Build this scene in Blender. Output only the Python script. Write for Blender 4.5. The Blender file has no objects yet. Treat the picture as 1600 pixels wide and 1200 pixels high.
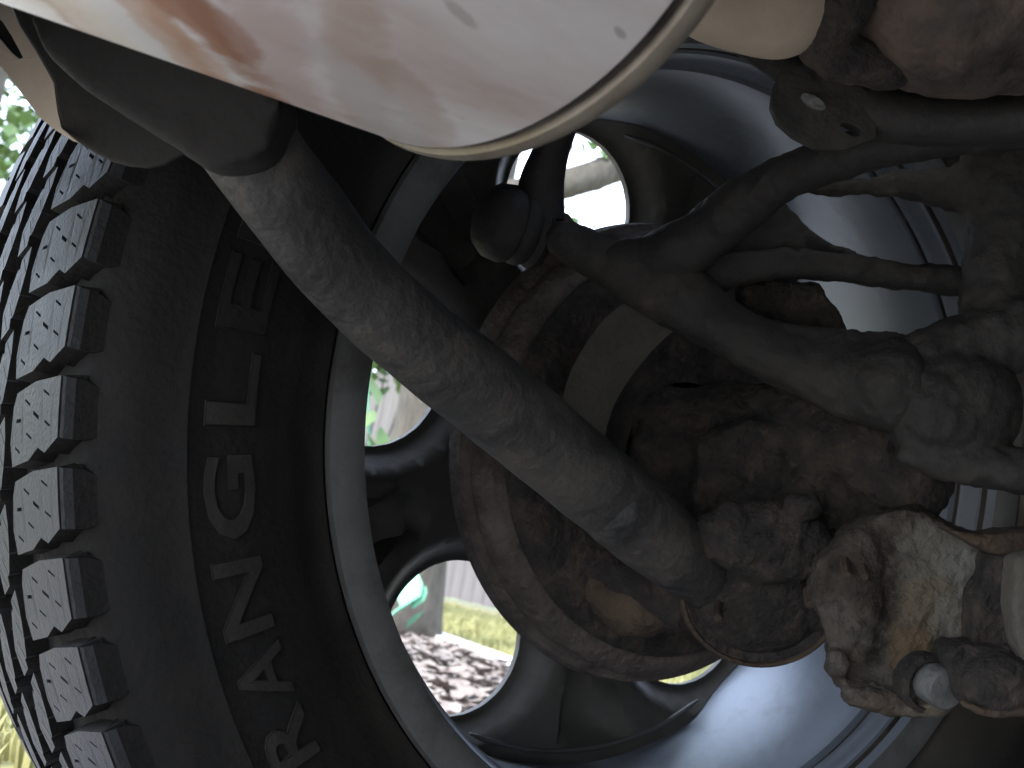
import bpy, bmesh, math, random
from mathutils import Vector, Matrix, noise
from mathutils.geometry import tessellate_polygon, delaunay_2d_cdt

random.seed(7)
SC = bpy.context.scene
PI = math.pi

# ------------------------------------------------------------------ camera
CAM = Vector((-0.5248, -0.8018, -0.0907))
RT = Vector((0.8328, -0.5200, 0.1898)).normalized()
FW = Vector((0.5059, 0.8541, 0.1206)).normalized()
UPV = RT.cross(FW).normalized()
RT = FW.cross(UPV).normalized()
FPX = 2403.3
cam_d = bpy.data.cameras.new('camera')
cam_d.sensor_fit = 'HORIZONTAL'
cam_d.sensor_width = 36.0
cam_d.lens = FPX / 1600 * 36
cam_d.clip_start = 0.02
cam_d.clip_end = 500
cam_d.dof.use_dof = True
cam_d.dof.focus_distance = 0.70
cam_d.dof.aperture_fstop = 26.0
cam = bpy.data.objects.new('camera', cam_d)
SC.collection.objects.link(cam)
m3 = Matrix((RT, UPV, -FW)).transposed()
cam.matrix_world = Matrix.Translation(CAM) @ m3.to_4x4()
SC.camera = cam

# ------------------------------------------------------------------ sky, sun, exposure
SUN_EL, SUN_AZ = math.radians(50), math.radians(250)      # azimuth: compass-like, measured from +Y towards +X
w = bpy.data.worlds.new('World')
SC.world = w
w.use_nodes = True
nt = w.node_tree
sky = nt.nodes.new('ShaderNodeTexSky')
sky.sky_type = 'NISHITA'
sky.sun_disc = False
sky.sun_elevation = SUN_EL
sky.sun_rotation = SUN_AZ
sky.air_density = 1.0
sky.dust_density = 3.0
bg = nt.nodes['Background']
bg.inputs['Strength'].default_value = 0.15
# thin bright cloud over the clear sky
tc = nt.nodes.new('ShaderNodeTexCoord')
cn = nt.nodes.new('ShaderNodeTexNoise'); cn.inputs['Scale'].default_value = 2.2; cn.inputs['Detail'].default_value = 6
cr = nt.nodes.new('ShaderNodeMapRange')
cr.inputs[1].default_value = .30; cr.inputs[2].default_value = .62; cr.inputs[3].default_value = .35; cr.inputs[4].default_value = .85
cm = nt.nodes.new('ShaderNodeMix'); cm.data_type = 'RGBA'
cm.inputs[7].default_value = (6.6, 7.6, 9.4, 1)
nt.links.new(tc.outputs['Generated'], cn.inputs['Vector']); nt.links.new(cn.outputs['Fac'], cr.inputs[0])
nt.links.new(cr.outputs[0], cm.inputs[0]); nt.links.new(sky.outputs[0], cm.inputs[6])
nt.links.new(cm.outputs[2], bg.inputs[0])
sun_d = bpy.data.lights.new('sun', 'SUN')
sun_d.energy = 1.4
sun_d.angle = math.radians(14)
sun_d.color = (1.0, 0.96, 0.9)
sun = bpy.data.objects.new('sun', sun_d)
SC.collection.objects.link(sun)
sdir = Vector((math.sin(SUN_AZ) * math.cos(SUN_EL), math.cos(SUN_AZ) * math.cos(SUN_EL), math.sin(SUN_EL)))
sun.rotation_euler = (-sdir).to_track_quat('-Z', 'Y').to_euler()
SC.view_settings.view_transform = 'Standard'
SC.view_settings.look = 'None'
SC.view_settings.gamma = 1.0
SC.view_settings.use_curve_mapping = False
SC.view_settings.exposure = 2.15
SC.cycles.use_denoising = True
SC.cycles.max_bounces = 14
SC.cycles.diffuse_bounces = 8
SC.cycles.glossy_bounces = 6

# ------------------------------------------------------------------ helpers
def P(u, v, d):
    """world point that stands d metres deep on the sight line through photo pixel (u, v)"""
    return CAM + d * (RT * ((u - 800) / FPX) - UPV * ((v - 600) / FPX) + FW)

def D(d):
    return .56 + (d - .478) * 1.1

def Q(u, v, d):
    return P(u, v, D(d))

def px(n, d):
    return n * D(d) / FPX

def link(o, parent=None):
    SC.collection.objects.link(o)
    if parent is not None:
        o.parent = parent
    return o

def tag(o, label=None, cat=None, group=None, kind=None):
    if label: o['label'] = label
    if cat: o['category'] = cat
    if group: o['group'] = group
    if kind: o['kind'] = kind
    return o

def thing(name, loc, label, cat, group=None, rot=(0, 0, 0)):
    o = bpy.data.objects.new(name, None)
    o.empty_display_size = 0.05
    o.location = loc
    o.rotation_euler = rot
    link(o)
    return tag(o, label, cat, group)

def mesh_obj(name, verts, faces, mat, parent=None, smooth=True, local=False):
    """verts are world points (or in the parent's frame when local)"""
    off = Vector((0, 0, 0))
    if parent is not None and not local:
        q = parent
        while q is not None:
            off += q.location
            q = q.parent
    me = bpy.data.meshes.new(name)
    me.from_pydata([tuple(Vector(v) - off) for v in verts], [], faces)
    me.update()
    bm = bmesh.new(); bm.from_mesh(me)
    bmesh.ops.recalc_face_normals(bm, faces=bm.faces)
    bm.to_mesh(me); bm.free()
    if smooth:
        for p in me.polygons: p.use_smooth = True
    if mat is not None: me.materials.append(mat)
    o = bpy.data.objects.new(name, me)
    return link(o, parent)

def sharp(o, ang=35):
    me = o.data
    bm = bmesh.new(); bm.from_mesh(me)
    for e in bm.edges:
        if len(e.link_faces) == 2 and e.calc_face_angle(0) > math.radians(ang):
            e.smooth = False
    bm.to_mesh(me); bm.free()
    return o

def catmull(pts, n):
    """pts: list of tuples of equal length; n steps per span"""
    out = []
    L = len(pts)
    for i in range(L - 1):
        p0 = pts[max(i - 1, 0)]; p1 = pts[i]; p2 = pts[i + 1]; p3 = pts[min(i + 2, L - 1)]
        for k in range(n):
            t = k / n
            out.append(tuple(0.5 * (2 * b + (c - a) * t + (2 * a - 5 * b + 4 * c - d) * t * t + (3 * b - a - 3 * c + d) * t ** 3)
                             for a, b, c, d in zip(p0, p1, p2, p3)))
    out.append(tuple(pts[-1]))
    return out

def tube_geo(pts, radii, n=24, flat=1.0, caps=True, up=None, wob=0.0):
    pts = [Vector(p) for p in pts]
    V, Fc = [], []
    N = len(pts)
    t0 = (pts[1] - pts[0]).normalized()
    ref = up or (FW if abs(t0.dot(FW)) < 0.9 else UPV)
    a = (ref - t0 * ref.dot(t0)).normalized()
    for i, p in enumerate(pts):
        t = (pts[min(i + 1, N - 1)] - pts[max(i - 1, 0)]).normalized()
        a = (a - t * a.dot(t)).normalized()
        b = t.cross(a)
        for k in range(n):
            th = 2 * PI * k / n
            r = radii[i]
            q = p + a * (r * flat * math.cos(th)) + b * (r * math.sin(th))
            if wob:
                q += (q - p) * wob * noise.noise(q * 45)
            V.append(q)
    for i in range(N - 1):
        for k in range(n):
            k2 = (k + 1) % n
            Fc.append((i * n + k, i * n + k2, (i + 1) * n + k2, (i + 1) * n + k))
    if caps:
        Fc.append(tuple(range(n - 1, -1, -1)))
        Fc.append(tuple((N - 1) * n + k for k in range(n)))
    return V, Fc

def px_tube(name, path, mat, parent, steps=8, n=24, flat=1.0, wob=0.0):
    """path of (u, v, depth, radius in photo pixels)"""
    c = catmull(path, steps) if steps > 1 else path
    pts = [Q(u, v, d) for u, v, d, r in c]
    rad = [px(r, d) for u, v, d, r in c]
    V, Fc = tube_geo(pts, rad, n, flat, wob=wob)
    return sharp(mesh_obj(name, V, Fc, mat, parent))

def lathe_pts(origin, axis, prof, n=48, ref=None):
    """prof of (along axis, radius); open profile swept round axis"""
    axis = Vector(axis).normalized()
    ref = ref or (Vector((0, 0, 1)) if abs(axis.z) < 0.9 else Vector((1, 0, 0)))
    a = (ref - axis * ref.dot(axis)).normalized()
    b = axis.cross(a)
    V, Fc = [], []
    m = len(prof)
    for k in range(n):
        th = 2 * PI * k / n
        d = a * math.cos(th) + b * math.sin(th)
        for (s, r) in prof:
            V.append(Vector(origin) + axis * s + d * r)
    for k in range(n):
        k2 = (k + 1) % n
        for i in range(m - 1):
            Fc.append((k * m + i, k * m + i + 1, k2 * m + i + 1, k2 * m + i))
    if prof[0][1] > 1e-6: Fc.append(tuple(k * m for k in range(n)))
    if prof[-1][1] > 1e-6: Fc.append(tuple(k * m + m - 1 for k in range(n))[::-1])
    return V, Fc

def lathe(name, origin, axis, prof, mat, parent=None, n=48, local=False, close=True):
    V, Fc = lathe_pts(origin, axis, prof, n)
    if not close:
        Fc = [f for f in Fc if len(f) == 4]
    return sharp(mesh_obj(name, V, Fc, mat, parent, local=local), 40)

TEX = {}
def cloud(size):
    if size not in TEX:
        t = bpy.data.textures.new('lumps', 'CLOUDS')
        t.noise_scale = size; t.noise_depth = 4
        TEX[size] = t
    return TEX[size]

def cast(name, prims, mat, parent, voxel=0.0026, smooth=6, lump=0.004, lsize=0.03):
    """several overlapping solids fused into one lumpy casting"""
    V, Fc = [], []
    def add(v, f):
        o = len(V); V.extend(v); Fc.extend([tuple(i + o for i in q) for q in f])
    for pr in prims:
        k = pr[0]
        if k == 'cap':                       # capsule chain of (u, v, depth, r px)
            path = pr[1]
            if len(path) > 2: path = catmull(path, 5)
            pts = [Q(u, v, d) for u, v, d, r in path]; rad = [px(r, d) for u, v, d, r in path]
            add(*tube_geo(pts, rad, 20, pr[2] if len(pr) > 2 else 1.0))
            for e in (0, -1): add(*ball(pts[e], rad[e] * 0.98))
        elif k == 'ell':                     # (u, v, d, rx px, ry px, depth radius px, tilt deg)
            _, u, v, d, rx, ry, rz, tilt = pr
            c = Q(u, v, d); t = math.radians(tilt)
            ax = RT * math.cos(t) - UPV * math.sin(t); ay = UPV * math.cos(t) + RT * math.sin(t)
            bv, bf = ball(Vector((0, 0, 0)), 1.0)
            add([c + ax * (q.x * px(rx, d)) + ay * (q.y * px(ry, d)) + FW * (q.z * px(rz, d)) for q in bv], bf)
        elif k == 'cyl':                     # centre px, d, radius px, axis world, half lengths
            _, u, v, d, r, axis, h0, h1 = pr
            add(*lathe_pts(Q(u, v, d), axis, [(-h0, px(r, d) * .94), (-h0 + .004, px(r, d)), (h1 - .004, px(r, d)), (h1, px(r, d) * .94)], 40))
        elif k == 'poly':                    # outline in photo px at depth d, solid t metres thick along dirn
            _, pts, d, t, dirn = pr
            a = [Q(u, v, d) for u, v in pts]; b = [q + Vector(dirn).normalized() * t for q in a]
            n = len(a)
            f = [tuple(range(n)), tuple(range(2 * n - 1, n - 1, -1))] + [(i, (i + 1) % n, n + (i + 1) % n, n + i) for i in range(n)]
            add(a + b, f)
    o = mesh_obj(name, V, Fc, mat, parent)
    rm = o.modifiers.new('fuse', 'REMESH'); rm.mode = 'VOXEL'; rm.voxel_size = voxel; rm.use_smooth_shade = True
    if smooth:
        sm = o.modifiers.new('soften', 'SMOOTH'); sm.iterations = smooth; sm.factor = 0.5
    if lump:
        dp = o.modifiers.new('lumps', 'DISPLACE'); dp.texture = cloud(lsize); dp.strength = lump; dp.mid_level = 0.5
        dp.texture_coords = 'LOCAL'
        d2 = o.modifiers.new('pits', 'DISPLACE'); d2.texture = cloud(lsize * 0.28); d2.strength = lump * 0.4; d2.mid_level = 0.5
        d2.texture_coords = 'LOCAL'
    return o

def ball(c, r, nu=20, nv=12):
    V = [Vector(c) + Vector((0, 0, r))]
    for j in range(1, nv):
        for i in range(nu):
            a, b = PI * j / nv, 2 * PI * i / nu
            V.append(Vector(c) + Vector((math.sin(a) * math.cos(b), math.sin(a) * math.sin(b), math.cos(a))) * r)
    V.append(Vector(c) - Vector((0, 0, r)))
    Fc = [(0, 1 + i, 1 + (i + 1) % nu) for i in range(nu)]
    for j in range(nv - 2):
        for i in range(nu):
            a = 1 + j * nu + i; b = 1 + j * nu + (i + 1) % nu
            Fc.append((a, a + nu, b + nu, b))
    l = len(V) - 1; s = 1 + (nv - 2) * nu
    Fc += [(l, s + (i + 1) % nu, s + i) for i in range(nu)]
    return V, Fc

# ------------------------------------------------------------------ materials
def S(n, name):
    return n.inputs[name]

def mat(name, stops, scale=20, rough=0.7, metal=0.0, bump=0.0, bscale=None, detail=6, stretch=None, rvar=0.15, spec=0.5,
        second=None, dist=0.0):
    """noise-blended colour stops [(pos, (r,g,b))]; second = (colour, scale, lo, hi) lays a patchy dirt over it"""
    m = bpy.data.materials.new(name)
    m.use_nodes = True
    t = m.node_tree; N = t.nodes; L = t.links
    b = N['Principled BSDF']
    co = N.new('ShaderNodeTexCoord')
    src = co.outputs['Object']
    if stretch:
        mp = N.new('ShaderNodeMapping')
        mp.inputs['Scale'].default_value = stretch[0]
        mp.inputs['Rotation'].default_value = stretch[1]
        L.new(src, mp.inputs[0]); src = mp.outputs[0]
    no = N.new('ShaderNodeTexNoise')
    S(no, 'Scale').default_value = scale; S(no, 'Detail').default_value = detail; S(no, 'Roughness').default_value = 0.62
    S(no, 'Distortion').default_value = dist
    L.new(src, no.inputs['Vector'])
    r = N.new('ShaderNodeValToRGB')
    e = r.color_ramp.elements
    while len(e) < len(stops): e.new(0.5)
    for k, (p_, c) in enumerate(stops):
        e[k].position = p_; e[k].color = (*c, 1)
    L.new(no.outputs['Fac'], r.inputs[0])
    col = r.outputs[0]
    if second:
        n2 = N.new('ShaderNodeTexNoise')
        S(n2, 'Scale').default_value = second[1]; S(n2, 'Detail').default_value = 8; S(n2, 'Roughness').default_value = 0.7
        L.new(co.outputs['Object'], n2.inputs['Vector'])
        mr = N.new('ShaderNodeMapRange')
        mr.inputs[1].default_value = second[2]; mr.inputs[2].default_value = second[3]
        L.new(n2.outputs['Fac'], mr.inputs[0])
        mx = N.new('ShaderNodeMix'); mx.data_type = 'RGBA'
        L.new(mr.outputs[0], mx.inputs[0]); L.new(col, mx.inputs[6]); mx.inputs[7].default_value = (*second[0], 1)
        col = mx.outputs[2]
    L.new(col, b.inputs['Base Color'])
    S(b, 'Metallic').default_value = metal
    S(b, 'Specular IOR Level').default_value = spec
    if rvar:
        mr = N.new('ShaderNodeMapRange')
        mr.inputs[3].default_value = max(0.03, rough - rvar); mr.inputs[4].default_value = min(1, rough + rvar)
        L.new(no.outputs['Fac'], mr.inputs[0]); L.new(mr.outputs[0], b.inputs['Roughness'])
    else:
        S(b, 'Roughness').default_value = rough
    if bump:
        n3 = N.new('ShaderNodeTexNoise')
        S(n3, 'Scale').default_value = bscale or scale * 4; S(n3, 'Detail').default_value = 8
        L.new(co.outputs['Object'], n3.inputs['Vector'])
        bp = N.new('ShaderNodeBump'); bp.inputs['Strength'].default_value = bump; bp.inputs['Distance'].default_value = 0.004
        L.new(n3.outputs['Fac'], bp.inputs['Height']); L.new(bp.outputs[0], b.inputs['Normal'])
    return m

M = {}
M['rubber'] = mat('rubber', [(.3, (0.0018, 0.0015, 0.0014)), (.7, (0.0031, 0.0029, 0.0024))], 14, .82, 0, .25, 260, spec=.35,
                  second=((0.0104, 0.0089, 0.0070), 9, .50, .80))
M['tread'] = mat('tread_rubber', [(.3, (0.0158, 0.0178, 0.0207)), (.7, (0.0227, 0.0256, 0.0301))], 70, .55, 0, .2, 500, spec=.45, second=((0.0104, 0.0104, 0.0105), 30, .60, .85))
M['letter'] = mat('lit_edge_rubber', [(.40, (0.0038, 0.0033, 0.0030)), (.60, (0.0119, 0.0101, 0.0075)), (.8, (0.0280, 0.0223, 0.0155))], 45, .8, 0, .2, 300)  # lighter letter edges: the light they catch is put into the colour
M['alloy'] = mat('painted_alloy', [(.3, (0.1650, 0.1861, 0.2182)), (.7, (0.2300, 0.2554, 0.2959))], 9, .40, .45, .06, 140, second=((0.0650, 0.0579, 0.0504), 16, .55, .85))
M['face'] = mat('dusty_alloy', [(.3, (0.0611, 0.0593, 0.0540)), (.7, (0.1036, 0.0980, 0.0859))], 12, .6, .25, .12, 180, second=((0.0361, 0.0296, 0.0226), 14, .45, .8))
M['lip'] = mat('alloy_lip', [(.3, (0.1018, 0.1050, 0.1045)), (.7, (0.1495, 0.1517, 0.1485))], 20, .5, .4, .12, 220, second=((0.0527, 0.0439, 0.0338), 30, .5, .85))
M['muffler'] = mat('aluminised_steel', [(.30, (0.4971, 0.4076, 0.3629)), (.43, (0.6072, 0.5552, 0.5371)), (.58, (0.6895, 0.6701, 0.6677)), (.75, (0.7523, 0.7500, 0.7451))], 6, .46, .35, .08, 60,
                   stretch=((1.0, 3.2, 3.2), (0, 0.0, 0.5)), rvar=.12, dist=.5, second=((0.4234, 0.2964, 0.2328), 26, .64, .82))
M['groove_shade'] = mat('painted_groove_shade', [(.35, (.02, .017, .014)), (.6, (.07, .058, .048)), (.75, (.22, .19, .16))], 40, .9, 0, .3, 150)  # dark colour that paints the shadow inside rim and seam grooves
M['seam'] = mat('seam_steel', [(.3, (0.1538, 0.1247, 0.0914)), (.7, (0.2512, 0.2262, 0.1886))], 30, .5, .4, .15, 200)
M['arm'] = mat('black_coated_steel', [(.36, (0.0225, 0.0222, 0.0223)), (.5, (0.0432, 0.0426, 0.0413)), (.66, (0.0861, 0.0761, 0.0664))], 19, .62, .1, .5, 150, detail=10,
               second=((0.2191, 0.1980, 0.1685), 62, .70, .76), dist=.8)
M['bracket'] = mat('dusty_bracket_paint', [(.3, (0.0053, 0.0049, 0.0042)), (.7, (0.0092, 0.0083, 0.0068))], 22, .8, 0, .15, 200)
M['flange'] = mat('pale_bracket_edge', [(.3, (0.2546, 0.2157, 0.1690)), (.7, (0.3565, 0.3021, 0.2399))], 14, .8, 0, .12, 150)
M['forged'] = mat('dirty_forged_iron', [(.3, (0.0162, 0.0151, 0.0142)), (.55, (0.0295, 0.0270, 0.0241)), (.8, (0.0639, 0.0541, 0.0444))], 30, .75, .1, .5, 130,
                  second=((0.1164, 0.0920, 0.0677), 45, .64, .82))
M['rust'] = mat('brown_rust', [(.30, (0.0079, 0.0067, 0.0064)), (.48, (0.0214, 0.0180, 0.0156)), (.62, (0.0468, 0.0359, 0.0283)), (.78, (0.0827, 0.0615, 0.0455))], 55, .88, .0, 1.0, 190,
                second=((0.1024, 0.0768, 0.0532), 80, .60, .78))
M['rotor'] = mat('rusty_disc', [(.3, (0.0523, 0.0415, 0.0370)), (.7, (0.1307, 0.1076, 0.0953))], 70, .85, .1, .8, 260, second=((0.0308, 0.0230, 0.0185), 22, .5, .72))
M['mudded'] = mat('mud_caked_iron', [(.30, (0.0099, 0.0071, 0.0053)), (.44, (0.0337, 0.0249, 0.0179)), (.56, (0.0661, 0.0557, 0.0433)), (.75, (0.0894, 0.0824, 0.0718))], 34, .9, 0, 1.0, 170,
                second=((0.0086, 0.0063, 0.0048), 60, .54, .68))
M['pale_mud'] = mat('dried_pale_mud', [(.30, (0.0450, 0.0338, 0.0202)), (.48, (0.0766, 0.0675, 0.0518)), (.72, (0.0968, 0.0922, 0.0789))], 13, .9, 0, .5, 150, second=((0.0450, 0.0270, 0.0135), 16, .60, .78))
M['tan_rust'] = mat('tan_rust', [(.3, (0.0263, 0.0188, 0.0135)), (.55, (0.0638, 0.0435, 0.0285)), (.75, (0.0900, 0.0638, 0.0413))], 40, .9, 0, .8, 190)
M['dusty'] = mat('dusty_steel_strap', [(.3, (0.0408, 0.0388, 0.0340)), (.7, (0.0748, 0.0707, 0.0626))], 40, .8, .1, .4, 200)
M['bolt'] = mat('worn_bolt_steel', [(.3, (.10, .105, .10)), (.7, (.17, .175, .17))], 60, .6, .3, .5, 200, second=((.06, .045, .035), 50, .55, .8))
M['boot'] = mat('black_rubber_boot', [(.3, (0.0094, 0.0084, 0.0078)), (.7, (0.0229, 0.0203, 0.0176))], 45, .7, 0, .25, 220, second=((0.0507, 0.0419, 0.0337), 60, .6, .85))
M['body'] = mat('underbody_black', [(.3, (0.0101, 0.0101, 0.0093)), (.7, (0.0223, 0.0213, 0.0186))], 10, .85, 0, .2, 60)
M['paint'] = mat('body_paint', [(.3, (.18, .19, .21)), (.7, (.20, .21, .23))], 3, .35, .2, 0)
M['resonator'] = mat('mottled_rusty_steel', [(.32, (0.0216, 0.0168, 0.0144)), (.46, (0.0624, 0.0480, 0.0396)), (.60, (0.1260, 0.0900, 0.0696)), (.74, (0.2400, 0.1920, 0.1560))], 22, .75, .1, .8, 90, dist=.15, second=((0.3120, 0.2940, 0.2700), 24, .62, .72))
M['cone'] = mat('tan_stained_steel', [(.3, (0.3476, 0.2686, 0.1896)), (.7, (0.5057, 0.4266, 0.3319))], 14, .7, .1, .2, 90)
M['concrete'] = mat('driveway_concrete', [(.3, (0.3431, 0.3175, 0.2832)), (.7, (0.4803, 0.4462, 0.4031))], 5, .9, 0, .3, 90, second=((0.2401, 0.2059, 0.1716), 3, .5, .9))
M['soil'] = mat('mulch_soil', [(.3, (.085, .075, .07)), (.7, (.16, .14, .13))], 12, .95, 0, .8, 40)
M['lawn'] = mat('lawn_turf', [(.3, (0.2202, 0.2202, 0.0869)), (.7, (0.3116, 0.2954, 0.1339))], 5, .95, 0, .6, 60)
M['blade'] = mat('grass_blade', [(.3, (0.2199, 0.2199, 0.0827)), (.7, (0.3301, 0.3140, 0.1444))], 3, .8, 0)
M['edging'] = mat('white_edging', [(.3, (.62, .62, .62)), (.7, (.76, .76, .76))], 14, .85, 0, .2, 90)
M['plank'] = mat('pale_fence_wood', [(.3, (0.1121, 0.1053, 0.1044)), (.7, (0.1561, 0.1493, 0.1484))], 6, .9, 0, .3, 60, stretch=((6, 6, .5), (0, 0, 0)))
M['bark'] = mat('tree_bark', [(.3, (0.0446, 0.0394, 0.0315)), (.7, (0.1050, 0.0945, 0.0761))], 14, .95, 0, 1.0, 30, stretch=((3, 3, .8), (0, 0, 0)))
M['leaf'] = mat('tree_leaf', [(.3, (.05, .10, .03)), (.7, (.10, .17, .05))], 3, .6, 0)
M['teal'] = mat('waxy_leaf', [(.3, (.10, .36, .22)), (.7, (.20, .50, .33))], 9, .5, 0)
M['litter'] = mat('dry_leaf', [(.25, (.12, .09, .075)), (.5, (.20, .17, .15)), (.75, (.31, .285, .27))], 9, .85, 0)
M['dirtline'] = mat('bare_soil', [(.3, (.20, .15, .12)), (.7, (.28, .22, .18))], 8, .95, 0, .5, 40)
M['glove'] = M['boot']

# ------------------------------------------------------------------ ground and background
GZ = -0.372
def sheet(name, pts, z, m):
    return tag(mesh_obj(name, [(x, y, z) for x, y in pts], [tuple(range(len(pts)))], m, smooth=False), kind='structure')
sheet('ground', [(-200, -200), (200, -200), (200, 200), (-200, 200)], GZ - .008, M['lawn'])
sheet('driveway', [(-9, -6), (6, -6), (6, .72), (-9, .72)], GZ, M['concrete'])
def kerb_x(y):
    return 1.918 + .243 * (y - 3.045)
# the mulch bed as a gently uneven sheet
V, Fc = [], []
nx, ny = 40, 120
for j in range(ny + 1):
    for i in range(nx + 1):
        y = .95 + 5.2 * j / ny; x = .10 + (kerb_x(y) - .02 - .10) * i / nx
        e = min(i, nx - i, j, ny - j)
        V.append((x, y, GZ + (.002 if e == 0 else .010 + .012 * noise.noise(Vector((x * 14, y * 14, 0))))))
for j in range(ny):
    for i in range(nx):
        a = j * (nx + 1) + i
        Fc.append((a, a + 1, a + nx + 2, a + nx + 1))
tag(mesh_obj('mulch_bed', V, Fc, M['soil']), kind='structure')
# bare soil strip along the fence foot
def fence_pt(s, off=0.0):
    """s metres along the fence from its near end, off metres in front of it"""
    d = Vector((-.1025, .995, 0)).normalized(); nrm = Vector((-d.y, d.x, 0))
    return Vector((5.95, 2.0, 0)) + d * s + nrm * off
a0, a1 = fence_pt(-6, .02), fence_pt(18, .02); b0, b1 = fence_pt(-6, 1.1), fence_pt(18, 1.0)
sheet('bare_soil_strip', [(a0.x, a0.y), (a1.x, a1.y), (b1.x, b1.y), (b0.x, b0.y)], GZ - .003, M['dirtline'])

# leaf litter: leaves nobody would count
V, Fc = [], []
def leaf_into(V, Fc, c, size, ang, tilt, curl=.25, wid=.42):
    o = len(V)
    R = Matrix.Rotation(ang, 3, 'Z') @ Matrix.Rotation(tilt, 3, 'X')
    for (x, y, z) in ((0, -.5, 0), (-wid, -.1, curl * .6), (0, -.05, 0), (wid, -.1, curl * .6), (-wid * .7, .25, curl * .5), (0, .25, -.02), (wid * .7, .25, curl * .5), (0, .55, curl * .4)):
        V.append(Vector(c) + R @ Vector((x, y, z)) * size)
    for f in ((0, 2, 1), (0, 3, 2), (1, 2, 5, 4), (2, 3, 6, 5), (4, 5, 7), (5, 6, 7)): Fc.append(tuple(i + o for i in f))
for k in range(13000):
    y = random.uniform(.97, 6.1); x = random.uniform(.11, kerb_x(y) - .03)
    leaf_into(V, Fc, (x, y, GZ + random.uniform(.018, .034)), random.uniform(.02, .06), random.uniform(0, 6.28), random.uniform(-.6, .6))
lit = mesh_obj('leaf_litter', V, Fc, M['litter'])
tag(lit, 'dry brown and grey fallen leaves covering the mulch bed behind the wheel', 'leaf litter', kind='stuff')
# grass blades
V, Fc = [], []
def blade(x, y, h):
    o = len(V); a = random.uniform(0, 6.28); l = random.uniform(.2, .7) * h; wd = random.uniform(.002, .004)
    dx, dy = math.cos(a), math.sin(a)
    V.extend([(x - dy * wd, y + dx * wd, GZ - .01), (x + dy * wd, y - dx * wd, GZ - .01),
              (x + dx * l * .35 + dy * wd * .7, y + dy * l * .35 - dx * wd * .7, GZ + h * .6), (x + dx * l * .35 - dy * wd * .7, y + dy * l * .35 + dx * wd * .7, GZ + h * .6),
              (x + dx * l, y + dy * l, GZ + h)])
    Fc.extend([(o, o + 1, o + 2, o + 3), (o + 3, o + 2, o + 4)])
for k in range(60000):
    y = random.uniform(.8, 12.0); x = random.uniform(kerb_x(y) + .10, 5.2)
    if (x - 5.95) * .995 + (y - 2.0) * .1025 > -1.05: continue
    blade(x, y, random.uniform(.03, .06))
for k in range(16000):
    blade(random.uniform(-2.2, .08), .74 + random.random() ** 1.5 * 3.5, random.uniform(.025, .055))
tag(mesh_obj('grass', V, Fc, M['blade'], smooth=False), 'short yellow green lawn grass beyond the white edging', 'grass', kind='stuff')

# white edging: blocks end to end
ed = thing('lawn_edging', (kerb_x(3), 3, GZ), 'white concrete edging strip between mulch bed and lawn', 'edging')
y = .9
while y < 8.0:
    L = .9
    b = []
    z1 = GZ + .04
    for yy in (y + .004, y + L - .004):
        x0 = kerb_x(yy) - .07; x1 = x0 + .13
        b += [(x0, yy, GZ - .02), (x0, yy, z1 - .012), (x0 + .012, yy, z1), (x1 - .012, yy, z1), (x1, yy, z1 - .012), (x1, yy, GZ - .02)]
    f = [(0, 1, 2, 3, 4, 5), (11, 10, 9, 8, 7, 6)] + [(i, (i + 1) % 6, 6 + (i + 1) % 6, 6 + i) for i in range(6)]
    mesh_obj('edging_block', b, f, M['edging'], ed, smooth=False)
    y += L

# fence
fe = thing('fence', fence_pt(0) + Vector((0, 0, GZ)), 'pale pinkish vertical board fence at the back of the lawn', 'fence')
fd = Vector((-.1025, .995, 0)).normalized(); fn = Vector((-fd.y, fd.x, 0))
plank_me = None
s = -4.0
while s < 17.0:
    if plank_me is None:
        b = []
        for z in (.03, 1.72):
            for (u_, v_) in ((0, 0), (.137, 0), (.137, .018), (0, .018)):
                q = fd * u_ + fn * v_; b.append((q.x, q.y, z))
        o = mesh_obj('plank', b, [(0, 1, 2, 3), (7, 6, 5, 4), (0, 4, 5, 1), (1, 5, 6, 2), (2, 6, 7, 3), (3, 7, 4, 0)], M['plank'], fe, smooth=False, local=True)
        plank_me = o.data
    else:
        o = link(bpy.data.objects.new('plank', plank_me), fe)
    o.location = fd * s + fn * random.uniform(-.003, .003) + Vector((0, 0, random.uniform(-.01, .01)))
    s += .142
for z in (.25, 1.45):
    b = []
    for sg in (-4.0, 17.0):
        for (n_, zz) in ((-.045, z), (-.004, z), (-.004, z + .08), (-.045, z + .08)):
            q = fd * sg + fn * n_; b.append((q.x, q.y, zz))
    mesh_obj('rail', b, [(0, 1, 2, 3), (7, 6, 5, 4), (0, 4, 5, 1), (1, 5, 6, 2), (2, 6, 7, 3), (3, 7, 4, 0)], M['plank'], fe, smooth=False, local=True)

# the tree beside the mulch bed
def foliage(V, Fc, centre, rad, n, size):
    for k in range(n):
        q = Vector((random.gauss(0, .45), random.gauss(0, .45), random.gauss(0, .4)))
        leaf_into(V, Fc, Vector(centre) + Vector((q.x * rad[0], q.y * rad[1], q.z * rad[2])), random.uniform(.6, 1.3) * size, random.uniform(0, 6.28), random.uniform(-1.4, 1.4))

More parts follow.
